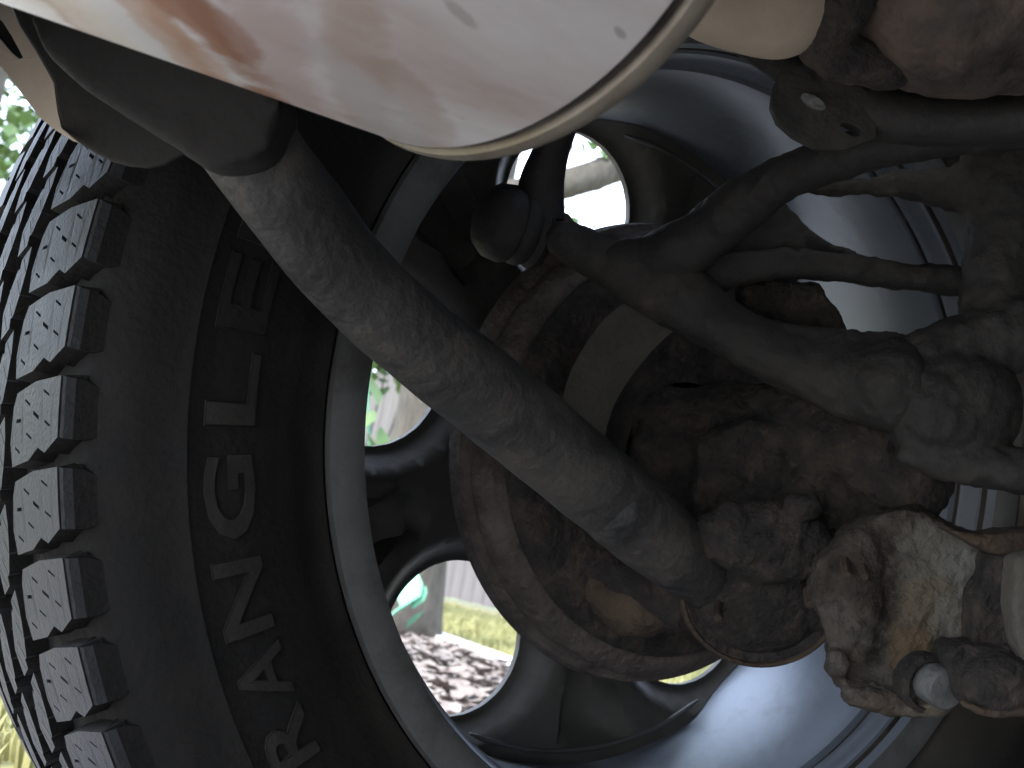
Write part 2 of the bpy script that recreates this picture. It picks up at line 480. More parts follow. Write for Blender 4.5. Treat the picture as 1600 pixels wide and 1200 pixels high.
tb = P(606, 1000, 5.1); tb.z = GZ
tr = thing('tree', tb, 'grey brown tree trunk with a low sideways limb rising from mulch bed', 'tree')
pts, rad = [], []
for k in range(27):
    z = k * .16
    pts.append(tb + Vector((.014 * math.sin(z * 3), .012 * math.cos(z * 2.3), z - .03)))
    rad.append((.134 + .06 * math.exp(-z * 7)) * (1 - .05 * z))
V, Fc = tube_geo(pts, rad, 28, up=Vector((1, 0, 0)), wob=.16)
mesh_obj('trunk', V, Fc, M['bark'], tr)
def limb(path):
    c = catmull(path, 6)
    V, Fc = tube_geo([q[:3] for q in c], [q[3] for q in c], 14, wob=.15)
    return mesh_obj('limb', V, Fc, M['bark'], tr)
j0 = P(740, 325, 5.1); j1 = P(860, 293, 5.1); j2 = P(930, 274, 5.15); j3 = P(985, 252, 5.2); j4 = P(1130, 200, 5.3); j5 = P(1400, 40, 5.5)
limb([(*j0, .075), (*j1, .053), (*j2, .051), (*j3, .048), (*j4, .040), (*j5, .018)])
top = pts[-1]
for (dx, dy, dz) in ((.9, .3, .9), (-.9, .5, .8), (.1, 1.0, 1.0), (-.2, -.8, 1.0)):
    limb([(*(top - Vector((0, 0, .6))), .06), (*(top + Vector((dx * .5, dy * .5, dz * .3))), .04), (*(top + Vector((dx * 1.4, dy * 1.4, dz * 1.3))), .015)])
V, Fc = [], []
for (dx, dy, dz) in ((.9, .3, .9), (-.9, .5, .8), (.1, 1.0, 1.0), (-.2, -.8, 1.0), (0, 0, 1.3), (1.2, 1.0, .4), (-1.2, -.4, .4)):
    foliage(V, Fc, top + Vector((dx, dy, dz)), (.9, .9, .7), 900, .09)
foliage(V, Fc, P(930, 235, 5.1), (.12, .1, .05), 14, .05)
foliage(V, Fc, P(890, 335, 5.2), (.06, .1, .03), 4, .035)
foliage(V, Fc, P(1180, 120, 5.3), (.4, .4, .2), 120, .08)
tag(mesh_obj('foliage', V, Fc, M['leaf'], tr), kind='stuff')

# young plant in front of the trunk: each big leaf a part
sb = P(598, 1030, 3.9); sb.z = GZ
yp = thing('young_plant', sb, 'young green plant with broad leaves growing before the tree trunk', 'plant')
st = [sb + Vector((0, 0, -.02)), P(600, 940, 3.9), P(585, 800, 3.9), P(575, 620, 3.9), P(590, 520, 3.9)]
c = catmull([(*q, .006 - .0009 * i) for i, q in enumerate(st)], 8)
V, Fc = tube_geo([q[:3] for q in c], [q[3] for q in c], 8)
mesh_obj('stem', V, Fc, M['teal'], yp)
for (u, v, sz, a, tl) in ((640, 925, .085, -.9, .9), (625, 955, .07, -2.0, .8), (655, 935, .055, -1.2, 1.0), (648, 970, .05, -2.5, .9), (600, 985, .07, .8, .9),
                          (596, 690, .06, .2, 1.1), (580, 695, .05, 1.4, .9), (583, 612, .07, .6, 1.0), (578, 655, .045, -1, 1.0), (612, 700, .05, -1.7, 1.2),
                          (570, 560, .08, 2.0, .8), (600, 545, .08, -1.2, .9)):
    V, Fc = [], []
    leaf_into(V, Fc, P(u, v, 3.88), sz * 1.25, a, tl, .15, .36)
    mesh_obj('leaf', V, Fc, M['teal'] if v > 800 else M['leaf'], yp)

# pale leafy shrub before the fence, left of the trunk
shp = P(590, 640, 7.6); shp.z = GZ
shb = thing('shrub', shp, 'pale green leafy shrub before the fence left of the tree', 'shrub')
V, Fc = [], []
for k in range(9): foliage(V, Fc, shp + Vector((random.uniform(-.7, -.05), random.uniform(-.2, .4), random.uniform(1.1, 1.9))), (.35, .35, .25), 150, .08)
tag(mesh_obj('foliage', V, Fc, M['leaf'], shb), kind='stuff')
for k in range(5):
    c = catmull([(*(shp + Vector((.03 * k, .02 * k, -.02))), .012), (*(shp + Vector((.1 * k - .25, .05 * k, .5))), .009), (*(shp + Vector((.16 * k - .4, .05 * k, 1.2))), .004)], 5)
    V, Fc = tube_geo([q[:3] for q in c], [q[3] for q in c], 6)
    mesh_obj('branch', V, Fc, M['bark'], shb)

# tree far off on the left
ftb = P(-10, 150, 12.0); ftb.z = GZ
ft = thing('tree', ftb, 'distant leafy tree in bright sky left of the tyre tread', 'tree')
V, Fc = tube_geo([ftb + Vector((0, 0, k * .5 - .1)) for k in range(9)], [.14 * (1 - k * .08) for k in range(9)], 14, up=Vector((1, 0, 0)), wob=.15)
mesh_obj('trunk', V, Fc, M['bark'], ft)
V, Fc = [], []
for k in range(14): foliage(V, Fc, ftb + Vector((random.uniform(-1.2, 1.2), random.uniform(-1.2, 1.2), random.uniform(1.9, 4.5))), (.55, .55, .4), 120, .12)
tag(mesh_obj('foliage', V, Fc, M['leaf'], ft), kind='stuff')

# ------------------------------------------------------------------ car body overhead
cb = thing('car_body', (0, 0, .3), 'dark underbody and wheel arch above the tyre', 'car body')
def slab(name, x0, x1, y0, y1, z0, z1, m):
    b = [(x0, y0, z0), (x1, y0, z0), (x1, y1, z0), (x0, y1, z0), (x0, y0, z1), (x1, y0, z1), (x1, y1, z1), (x0, y1, z1)]
    return mesh_obj(name, b, [(0, 1, 2, 3), (7, 6, 5, 4), (0, 4, 5, 1), (1, 5, 6, 2), (2, 6, 7, 3), (3, 7, 4, 0)], m, cb, smooth=False)
slab('floor_pan', -1.25, 3.2, -1.62, -.30, .36, .40, M['body'])
slab('rocker_panel', .47, 3.2, -.298, .10, -.14, .40, M['body'])
slab('far_side_blocker', -1.25, 3.2, -1.75, -1.62, -.24, .40, M['body'])  # unseen far side, added and reaching low to block light under the car
slab('front_blocker', .75, 1.9, -1.45, -.36, -.16, .34, M['body'])  # unseen block added ahead of the wheel to hold back light
slab('floor_pan', -1.05, -.47, -.298, .10, .36, .40, M['body'])
slab('frame_rail', -.95, 3.0, -.42, -.345, .20, .358, M['body'])
# wheel arch liner
V, Fc = [], []
n = 40
for i in range(n + 1):
    a = PI * i / n
    for (yy, r) in ((-.30, .465), (.10, .465), (.10, .475), (-.30, .475)):
        V.append((r * math.cos(a), yy, .03 + r * math.sin(a)))
for i in range(n):
    for k in range(4):
        Fc.append((i * 4 + k, i * 4 + (k + 1) % 4, i * 4 + 4 + (k + 1) % 4, i * 4 + 4 + k))
mesh_obj('wheel_liner', V, Fc, M['body'], cb)
# outer quarter panel with its arch opening
V, Fc = [], []
arc = [(.47 * math.cos(PI * i / n), .05 + .45 * math.sin(PI * i / n)) for i in range(n + 1)]
outer = [(1.6, arc[0][1])] + [(1.6, 1.0), (-1.05, 1.0), (-1.05, arc[-1][1])]
poly = arc + [(-1.05, .05), (-1.05, 1.0), (3.2, 1.0), (3.2, .05)]
tri = tessellate_polygon([[Vector((x, z, 0)) for x, z in poly]])
N0 = len(poly)
V = [(x, .104, z) for x, z in poly] + [(x, .112, z) for x, z in poly]
Fc = [tuple(t) for t in tri] + [tuple(i + N0 for i in t[::-1]) for t in tri] + [(i, (i + 1) % N0, N0 + (i + 1) % N0, N0 + i) for i in range(N0)]
mesh_obj('quarter_panel', V, Fc, M['paint'], cb, smooth=False)

# ------------------------------------------------------------------ the wheel (in its own frame: axle along Y, inboard = -Y)
CAMBER = 0.0
wh = thing('wheel', (0, 0, 0), 'dark alloy wheel with five round holes and chunky black tyre', 'wheel', rot=(CAMBER, 0, 0))
YMID = -.055
def side_r(pr):
    return pr
SIDE = [(-.1440, .2375), (-.1485, .2365), (-.1540, .243), (-.1615, .252), (-.1675, .256), (-.1685, .2585), (-.1725, .261), (-.1765, .270), (-.1785, .284), (-.1785, .298),
        (-.1765, .310), (-.1775, .312), (-.1765, .3145), (-.1745, .318), (-.1732, .330), (-.1685, .3400), (-.1640, .3470), (-.1614, .3505), (-.1545, .3530)]
def crown(y):
    return .3710 - .0085 * ((y - YMID) / .103) ** 2
prof = list(SIDE)
for k in range(1, 12):
    y = -.155 + .2 * k / 12
    prof.append((y, crown(y) - .0105))
prof += [(2 * YMID - y, r) for y, r in reversed(SIDE)]
t_ = M['rubber'].node_tree; N_ = t_.nodes; L_ = t_.links; b_ = N_['Principled BSDF']
src_ = b_.inputs['Base Color'].links[0].from_socket
co_ = N_.new('ShaderNodeTexCoord'); mul_ = N_.new('ShaderNodeVectorMath'); mul_.operation = 'MULTIPLY'; mul_.inputs[1].default_value = (1, 0, 1)
len_ = N_.new('ShaderNodeVectorMath'); len_.operation = 'LENGTH'; mr_ = N_.new('ShaderNodeMapRange'); no_ = N_.new('ShaderNodeTexNoise'); no_.inputs['Scale'].default_value = 26
mr_.inputs[1].default_value = .272; mr_.inputs[2].default_value = .240; mr_.inputs[4].default_value = 1.1
m2_ = N_.new('ShaderNodeMath'); m2_.operation = 'MULTIPLY'; mx_ = N_.new('ShaderNodeMix'); mx_.data_type = 'RGBA'; mx_.inputs[7].default_value = (.07, .064, .054, 1)
L_.new(co_.outputs['Object'], mul_.inputs[0]); L_.new(mul_.outputs[0], len_.inputs[0]); L_.new(len_.outputs['Value'], mr_.inputs[0]); L_.new(co_.outputs['Object'], no_.inputs['Vector'])
L_.new(mr_.outputs[0], m2_.inputs[0]); L_.new(no_.outputs['Fac'], m2_.inputs[1]); L_.new(m2_.outputs[0], mx_.inputs[0]); L_.new(src_, mx_.inputs[6]); L_.new(mx_.outputs[2], b_.inputs['Base Color'])
ty = lathe('tyre', (0, 0, 0), (0, 1, 0), prof, M['rubber'], wh, 160, local=True, close=False)

NP = 60
PITCH = 2 * PI / NP
def block_mesh(name, outline, sipes, depth, R0=.362, dy=.035, ks=.987, lug=None):
    """outline, sipes in (s along the tread, y); returns a mesh with real slits; lug = s-range of the sidewall buttress"""
    def sub(poly, mx=.006):
        o = []
        for i, p in enumerate(poly):
            q = poly[(i + 1) % len(poly)]
            k = max(1, int(math.hypot(q[0] - p[0], q[1] - p[1]) / mx))
            for j in range(k): o.append((p[0] + (q[0] - p[0]) * j / k, p[1] + (q[1] - p[1]) * j / k))
        return o
    shear = -.20 if lug else 0.0                       # shoulder blocks lean
    outline = sub([(a * ks + shear * (b + .172), b + dy) for a, b in outline])
    sipes = [[(a * ks + shear * (b + .172), b + dy) for a, b in l] for l in sipes]
    loops = [outline] + sipes
    flat = [p for l in loops for p in l]
    tri = tessellate_polygon([[Vector((s, y, 0)) for s, y in l] for l in loops])
    V, Fc = [], []
    def put(s, y, dep):
        r = crown(y) - dep; a = s / R0
        V.append((-r * math.cos(a), y, r * math.sin(a)))
    for s, y in flat: put(s, y, 0)
    n = len(flat)
    for t in tri: Fc.append(tuple(t))
    o = 0
    for li, l in enumerate(loops):
        m = len(l); d = depth if li == 0 else .005
        base = len(V)
        cs = sum(p[0] for p in l) / m; cy = sum(p[1] for p in l) / m
        for s, y in l:
            g = 1.06 if li == 0 else 1
            put(cs + (s - cs) * g, y if li else cy + (y - cy) * 1.03, d)
        for i in range(m): Fc.append((o + i, o + (i + 1) % m, base + (i + 1) % m, base + i))
        if li: Fc.append(tuple(base + i for i in range(m)))
        o += m
    if lug:
        s0, s1, sh = lug
        s0 = s0 * ks + .0049; s1 = s1 * ks + .0049
        rows = [(-.1622, .3613, .0), (-.1627, .3600, .0), (-.1630, .3560, .0), (-.1634, .3520, .0), (-.1639, .3490, .001), (-.1645, .3460, .002)]
        base = len(V)
        for (y, r, tp) in rows:
            k = (rows.index((y, r, tp))) * sh
            for ss in (s0 + tp, s1 - tp):
                a = (ss + k) / R0
                V.append((-r * math.cos(a), y, r * math.sin(a)))
            for ss in (s0 - .0015 + tp, s1 + .0015 - tp):
                a = (ss + k) / R0; rr = r - .012; yy = y + .010
                V.append((-rr * math.cos(a), yy, rr * math.sin(a)))
        for i in range(len(rows) - 1):
            a = base + i * 4; b = a + 4
            Fc.extend([(a, a + 1, b + 1, b), (a, b, b + 2, a + 2), (a + 1, a + 3, b + 3, b + 1)])
        e = base + (len(rows) - 1) * 4
        Fc.extend([(base, base + 2, base + 3, base + 1), (e, e + 1, e + 3, e + 2)])
    me = bpy.data.meshes.new(name)
    me.from_pydata([tuple(v) for v in V], [], Fc); me.update()
    bm = bmesh.new(); bm.from_mesh(me); bmesh.ops.recalc_face_normals(bm, faces=bm.faces); bm.to_mesh(me); bm.free()
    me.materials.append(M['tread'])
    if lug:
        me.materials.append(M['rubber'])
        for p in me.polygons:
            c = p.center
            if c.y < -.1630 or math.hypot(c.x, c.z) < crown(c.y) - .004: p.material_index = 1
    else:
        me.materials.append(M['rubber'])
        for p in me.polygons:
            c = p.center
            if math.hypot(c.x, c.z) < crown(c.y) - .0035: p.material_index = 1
    return me
def slit(s, y, ls, lw, slope):
    return [(s - lw - slope * ls, y - ls), (s + lw - slope * ls, y - ls), (s + lw + slope * ls, y + ls), (s - lw + slope * ls, y + ls)]
def zig(s, y, l, slope, w_=.00035):
    return slit(s, y, l, w_, slope)
# five rows of blocks; s grows upward on the side that faces the camera
A = block_mesh('shoulder_block', [(-.0168, -.1475), (-.006, -.1450), (.009, -.1475), (.0148, -.151), (.0160, -.172), (.0138, -.1965), (-.0122, -.1965), (-.0166, -.184), (-.0132, -.177), (-.0170, -.167)],
               [slit(.0090, -.1835, 0.0030, 0.00056, .55), slit(.0085, -.164, 0.0030, 0.00056, .55), slit(.0012, -.174, 0.0031, 0.00087, .55), slit(.0022, -.1545, 0.0027, 0.00081, .1),
                slit(-.0045, -.186, 0.0028, 0.00056, .55), slit(-.0065, -.167, 0.0030, 0.00056, .55), slit(-.0105, -.154, 0.0029, 0.00056, .55)], .0105, lug=(-.0122, .0138, -.0004))
def lean(pts, y0): return [(s_, y0 + yy) for s_, yy in pts]
RIB = [(-.0200, .0065), (-.0150, -.0035), (-.0105, -.0030), (-.0085, -.0065), (.0030, -.0105), (.0130, -.0120), (.0225, -.0105), (.0165, -.0015), (.0125, -.0020), (.0105, .0015), (.0010, .0060), (-.0080, .0100)]
def ribs(y0, k=1.0): return [[(s_, y0 + k * yy) for s_, yy in zig(a_, b_, .0038, .9)] for a_, b_ in ((-.012, .004), (-.0065, -.001), (-.0005, .0025), (.0035, -.006), (.0085, -.003), (.0140, -.0075))]
B = block_mesh('inner_block', lean(RIB, -.1255), ribs(-.1255), .0105)
Cc = block_mesh('centre_block', lean(RIB, -.0940), ribs(-.0940), .0105)
Dd = block_mesh('inner_block', lean(RIB, -.0610), ribs(-.0610), .0105)
Ee = block_mesh('shoulder_block', [(-.0155, -.041), (.0145, -.041), (.0165, -.012), (.0135, .0165), (-.0135, .0165), (-.0165, -.003)],
                [slit(.004, -.012, .008, .001, .2)], .0105)
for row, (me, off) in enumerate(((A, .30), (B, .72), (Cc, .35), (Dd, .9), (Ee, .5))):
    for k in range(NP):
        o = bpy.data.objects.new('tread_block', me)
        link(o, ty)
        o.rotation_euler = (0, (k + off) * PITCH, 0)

# raised lettering on the sidewall, one part per letter
def side_y(r):
    pr = SIDE
    for (y0, r0), (y1, r1) in zip(pr, pr[1:]):
        if r0 <= r <= r1 and r1 > r0: return y0 + (y1 - y0) * (r - r0) / (r1 - r0)
    return pr[0][0]
dg = None
def letter(ch, ang, r0=.2825, hgt=.0225, wid=.0385):
    cu = bpy.data.curves.new('letter', 'FONT'); cu.body = ch; cu.extrude = .1; cu.resolution_u = 3; cu.offset = .012
    cu.bevel_depth = .012; cu.bevel_resolution = 0
    tmp = bpy.data.objects.new('letter_source', cu); SC.collection.objects.link(tmp)
    dgr = bpy.context.evaluated_depsgraph_get()
    me = bpy.data.meshes.new_from_object(tmp.evaluated_get(dgr))
    SC.collection.objects.unlink(tmp); bpy.data.objects.remove(tmp)
    bm = bmesh.new(); bm.from_mesh(me)
    bmesh.ops.subdivide_edges(bm, edges=[e for e in bm.edges if e.calc_length() > .2], cuts=3, use_grid_fill=True)
    xs = [v.co.x for v in bm.verts]; ys = [v.co.y for v in bm.verts]
    x0, x1, y0, y1 = min(xs), max(xs), min(ys), max(ys)
    a0 = math.radians(ang)
    for v in bm.verts:
        u = ((v.co.x - x0) / (x1 - x0) - .5) * wid; vv = (v.co.y - y0) / (y1 - y0) * hgt
        r = r0 + vv; a = a0 - u / (r0 + hgt / 2)
        y = side_y(r) - (.0016 if v.co.z > .05 else (.0009 if v.co.z > 0 else -.002))
        v.co = (r * math.cos(a), y, r * math.sin(a))
    bmesh.ops.recalc_face_normals(bm, faces=bm.faces)
    bm.to_mesh(me); bm.free()
    me.materials.clear(); me.materials.append(M['letter']); me.materials.append(M['rubber'])
    for p in me.polygons:
        if p.normal.y < -.93: p.material_index = 1
    link(bpy.data.objects.new('letter', me), ty)
for ch, ang, wd in (('W', 224.5, .038), ('R', 217.5, .027), ('A', 211.5, .027), ('N', 204.6, .034), ('G', 196.1, .036), ('L', 187.0, .033), ('E', 179.0, .033), ('R', 171.5, .033)):
    letter(ch, ang, wid=wd)

# rim barrel and lips
rim_prof = [(-.1455, .2345), (-.1490, .2352), (-.1507, .2338), (-.1513, .2290), (-.1510, .2215), (-.1490, .2165), (-.1440, .2145), (-.1425, .2175), (-.1405, .2175), (-.1390, .2125),
            (-.1310, .2105), (-.1285, .2075), (-.1270, .2135), (-.1230, .2135), (-.1210, .2070), (-.112, .2045), (-.08, .2012), (-.04, .2002), (-.01, .2002), (0.0, .2005),
            (.008, .2012), (.020, .2100), (.034, .2280), (.041, .2352), (.043, .2370), (.039, .2385), (.030, .2340), (0, .2150), (-.08, .2105), (-.125, .2200), (-.142, .2330), (-.1455, .2345)]
rimb = lathe('rim', (0, 0, 0), (0, 1, 0), rim_prof, M['alloy'], wh, 180, local=True, close=False)
lathe('groove_shade_ring', (0, 0, 0), (0, 1, 0), [(-.1284, .2094), (-.1271, .2128), (-.1230, .2128), (-.1214, .2090)], M['groove_shade'], rimb, 180, local=True, close=False)  # dark rings painting the shadow in both rim grooves
lathe('groove_shade_ring', (0, 0, 0), (0, 1, 0), [(-.1432, .2152), (-.1424, .2170), (-.1406, .2170), (-.1396, .2145)], M['groove_shade'], rimb, 180, local=True, close=False)
lipr = lathe('rim_lip', (0, 0, 0), (0, 1, 0), [(-.1460, .2349), (-.1495, .2358), (-.1515, .2342), (-.1523, .2290), (-.1520, .2205), (-.1500, .2158), (-.1488, .2170), (-.1508, .2212), (-.1511, .2290), (-.1505, .2336), (-.1460, .2349)], M['lip'], rimb, 180, local=True, close=False)

# wheel face with its five holes
TH0, RH, rh = math.radians(103.56), .1453, .0464
HC = [(RH * math.cos(TH0 + k * 2 * PI / 5), RH * math.sin(TH0 + k * 2 * PI / 5)) for k in range(5)]
pts2, edges2 = [], []
def ring(cx, cy, r, n, edge=False, lim=.1975):
    s = len(pts2); keep = []
    for i in range(n):
        a = 2 * PI * i / n
        q = (cx + r * math.cos(a), cy + r * math.sin(a))
        if edge or math.hypot(*q) < lim:
            if not edge and any(math.hypot(q[0] - h[0], q[1] - h[1]) < rh + .002 for h in HC): continue
            pts2.append(q)
    if edge:
        for i in range(n): edges2.append((s + i, s + (i + 1) % n))
for (hx, hy) in HC: ring(hx, hy, rh, 72, True)
ring(0, 0, .1996, 160, True)
for (hx, hy) in HC:
    for dr in (.0025, .006, .011, .017, .023, .029): ring(hx, hy, rh + dr, 72)
for r in (.02, .035, .05, .06, .07, .08, .09, .1, .115, .13, .145, .16, .17, .18, .188, .194): ring(0, 0, r, 90)
res = delaunay_2d_cdt([Vector(p) for p in pts2], edges2, [], 0, 1e-5)
vv, ff = res[0], res[2]
def sm(t):
    t = min(1, max(0, t)); return t * t * (3 - 2 * t)
def face_y(x, z):
    d = min(math.hypot(x - h[0], z - h[1]) for h in HC) - rh
    r = math.hypot(x, z)
    y = -.017 * sm((d - .001) / .019)
    a = math.atan2(z, x)
    for k in range(5):                                   # pockets cast into the back of each spoke
        am = TH0 + (k + .5) * 2 * PI / 5
        da = (a - am + PI) % (2 * PI) - PI
        u = da * r; q = max(abs(u) / (.010 + .10 * max(0, r - .11)), abs(r - .158) / .030)
        y += .015 * sm((1.15 - q) / .35) * sm(d / .012)
    y -= .010 * sm((.082 - r) / .026)
    return y
front, back = [], []
VV = [(p.x, face_y(p.x, p.y), p.y) for p in vv]
nV = len(VV)
VV += [(p.x, .0045 + .006 * sm((min(math.hypot(p.x - h[0], p.y - h[1]) for h in HC) - rh) / .006), p.y) for p in vv]
Fs = []
cnt = {}
for t in ff:
    cx = sum(vv[i].x for i in t) / len(t); cy = sum(vv[i].y for i in t) / len(t)
    if any(math.hypot(cx - h[0], cy - h[1]) < rh - .0002 for h in HC): continue
    if math.hypot(cx, cy) > .1996: continue
    Fs.append(tuple(t)); Fs.append(tuple(i + nV for i in t[::-1]))
    for i in range(len(t)):
        a, b = t[i], t[(i + 1) % len(t)]
        cnt[(a, b)] = 1
for (a, b) in list(cnt):
    if (b, a) not in cnt: Fs.append((a, b, b + nV, a + nV))
used = sorted({i for f in Fs for i in f}); mp = {o: i for i, o in enumerate(used)}
wf = sharp(mesh_obj('wheel_face', [VV[i] for i in used], [tuple(mp[i] for i in f) for f in Fs], M['face'], wh, local=True), 50)
for k in range(5):
    am = TH0 + (k + .5) * 2 * PI / 5
    c = [(.1912 * math.cos(am + t * .46), -.0165, .1912 * math.sin(am + t * .46)) for t in [-1 + i / 12 for i in range(25)]]
    V, Fc = tube_geo(c, [.0016 * min(1, 6.5 - 6 * abs(-1 + i / 12)) for i in range(25)], 8)
    mesh_obj('spoke_edge_highlight', V, Fc, M['lip'], wf, local=True)  # thin paler arc on the spoke edge; its highlight is put into the colour
lathe('hub', (0, 0, 0), (0, 1, 0), [(-.070, .0), (-.070, .030), (-.066, .034), (-.055, .034), (-.053, .060), (-.030, .062), (-.022, .0)], M['rust'], wh, 48, local=True)

# ------------------------------------------------------------------ brake disc and its backing plate
RW = Matrix.Rotation(CAMBER, 3, 'X')
AX = RW @ Vector((0, 1, 0))
bd = thing('brake_disc', (0, 0, -.0065), 'rusty brown brake disc inside the alloy wheel', 'brake disc', rot=(CAMBER, 0, 0))
lathe('friction_ring', (0, 0, 0), (0, 1, 0), [(-.107, .070), (-.107, .1180), (-.1055, .1205), (-.102, .1235), (-.099, .1262), (-.095, .1265), (-.094, .1280), (-.092, .1308), (-.083, .1322), (-.081, .1308), (-.081, .07), (-.107, .07)], M['rotor'], bd, 120, local=True, close=False)
lathe('disc_hat', (0, 0, 0), (0, 1, 0), [(-.104, .072), (-.050, .068), (-.045, .064), (-.045, .030), (-.050, .030), (-.054, .062), (-.104, .066)], M['rotor'], bd, 80, local=True, close=False)
bs = thing('dust_shield', (0, 0, -.0065), 'thin rusty backing plate bolted inboard of the brake disc', 'dust shield', rot=(CAMBER, 0, 0))
lathe('plate', (0, 0, 0), (0, 1, 0), [(-.1170, .040), (-.1170, .1050), (-.1150, .1100), (-.1115, .1140), (-.1103, .1138), (-.1135, .1095), (-.1155, .1045), (-.1155, .040), (-.1170, .040)], M['rust'], bs, 100, local=True, close=False)

# curved strap over the hub, seen between the two arms
sh_ = thing('brake_hose_bracket', Q(960, 560, .70), 'curved dull grey metal strip between trailing arm and control arm', 'bracket')
c = catmull([(1035, 480, .690, 40), (985, 520, .692, 42), (940, 580, .695, 40), (915, 640, .70, 38), (905, 720, .71, 36)], 8)
V, Fc = [], []
for (u, v, d, r) in c:
    k = len(V) // 4
    for (s_, dd) in ((-1, 0), (1, .006), (1, .010), (-1, .004)):
        V.append(Q(u + s_ * r * .92, v + s_ * r * .55, d + dd))
for i in range(len(c) - 1):
    for k in range(4): Fc.append((i * 4 + k, i * 4 + (k + 1) % 4, i * 4 + 4 + (k + 1) % 4, i * 4 + 4 + k))
Fc += [(0, 1, 2, 3), tuple(len(V) - 1 - k for k in range(4))]
sharp(mesh_obj('strap', V, Fc, M['dusty'], sh_))

# ------------------------------------------------------------------ muffler
XE = -.3133
def stain(m, centre, du, dv, lu, lv, colour, amount=.9, nscale=30):
    """an elongated stain with a ragged edge laid on one spot of a surface"""
    t = m.node_tree; N = t.nodes; L = t.links; b = N['Principled BSDF']
    src = b.inputs['Base Color'].links[0].from_socket
    co = N.new('ShaderNodeTexCoord'); sub = N.new('ShaderNodeVectorMath'); sub.operation = 'SUBTRACT'
    sub.inputs[1].default_value = centre; L.new(co.outputs['Object'], sub.inputs[0])
    acc = None
    for d, l in ((du, lu), (dv, lv)):
        dt = N.new('ShaderNodeVectorMath'); dt.operation = 'DOT_PRODUCT'; dt.inputs[1].default_value = d.normalized() / l
        L.new(sub.outputs[0], dt.inputs[0])
        pw = N.new('ShaderNodeMath'); pw.operation = 'MULTIPLY'; L.new(dt.outputs['Value'], pw.inputs[0]); L.new(dt.outputs['Value'], pw.inputs[1])
        if acc is None: acc = pw
        else:
            ad = N.new('ShaderNodeMath'); ad.operation = 'ADD'; L.new(acc.outputs[0], ad.inputs[0]); L.new(pw.outputs[0], ad.inputs[1]); acc = ad
    no = N.new('ShaderNodeTexNoise'); no.inputs['Scale'].default_value = nscale; no.inputs['Detail'].default_value = 8; no.inputs['Roughness'].default_value = .7
    L.new(co.outputs['Object'], no.inputs['Vector'])
    ad = N.new('ShaderNodeMath'); ad.operation = 'MULTIPLY_ADD'; ad.inputs[1].default_value = 2.6; L.new(no.outputs['Fac'], ad.inputs[0]); L.new(acc.outputs[0], ad.inputs[2])
    mr = N.new('ShaderNodeMapRange'); mr.inputs[1].default_value = 2.35; mr.inputs[2].default_value = 1.75; mr.inputs[3].default_value = 0; mr.inputs[4].default_value = amount
    L.new(ad.outputs[0], mr.inputs[0])
    mx = N.new('ShaderNodeMix'); mx.data_type = 'RGBA'; L.new(mr.outputs[0], mx.inputs[0]); L.new(src, mx.inputs[6]); mx.inputs[7].default_value = (*colour, 1)
    L.new(mx.outputs[2], b.inputs['Base Color'])
YC, ZC, MA, MB_, MT = -.3825, .1148, .14, .08, math.radians(16)
mu = thing('muffler', (XE - .3, YC, ZC), 'large oval silver muffler with rust tinted underside and crimped end seam', 'muffler')
def oval(x, g, n=120):
    o = []
    for i in range(n):
        u, v = (MA + g) * math.cos(2 * PI * i / n), (MB_ + g) * math.sin(2 * PI * i / n)
        o.append((x, YC + u * math.cos(MT) - v * math.sin(MT), ZC + u * math.sin(MT) + v * math.cos(MT)))
    return o
def loft(name, rings, m, parent, cap=True):
    V = [p for r in rings for p in r]; n = len(rings[0]); Fc = []
    for i in range(len(rings) - 1):
        for k in range(n): Fc.append((i * n + k, i * n + (k + 1) % n, (i + 1) * n + (k + 1) % n, (i + 1) * n + k))
    if cap: Fc += [tuple(range(n)), tuple((len(rings) - 1) * n + k for k in range(n))[::-1]]
    return sharp(mesh_obj(name, V, Fc, m, parent), 40)
loft('shell', [oval(XE - .62, -.03), oval(XE - .60, -.006)] + [oval(XE - .58 + .0573 * i, .0) for i in range(10)] + [oval(XE - .0103, 0), oval(XE - .0094, -.0014), oval(XE - .0072, -.0018)], M['muffler'], mu)
loft('seam_groove', [oval(XE - .0100, .0001), oval(XE - .0092, -.0008), oval(XE - .0080, -.0010), oval(XE - .0066, -.0010)], M['groove_shade'], mu, False)  # groove beside the seam, its shadow painted in as dark colour
loft('end_seam', [oval(XE - .0070, -.010), oval(XE - .0068, -.0006), oval(XE - .0060, .0010), oval(XE - .0035, .0016), oval(XE - .001, .0012), oval(XE, .0002), oval(XE, -.003), oval(XE - .001, -.008)], M['seam'], mu)
loft('end_plate', [oval(XE - .0012, -.006), oval(XE - .004, -.012), oval(XE + .002, -.030), oval(XE + .006, -.06)], M['muffler'], mu)

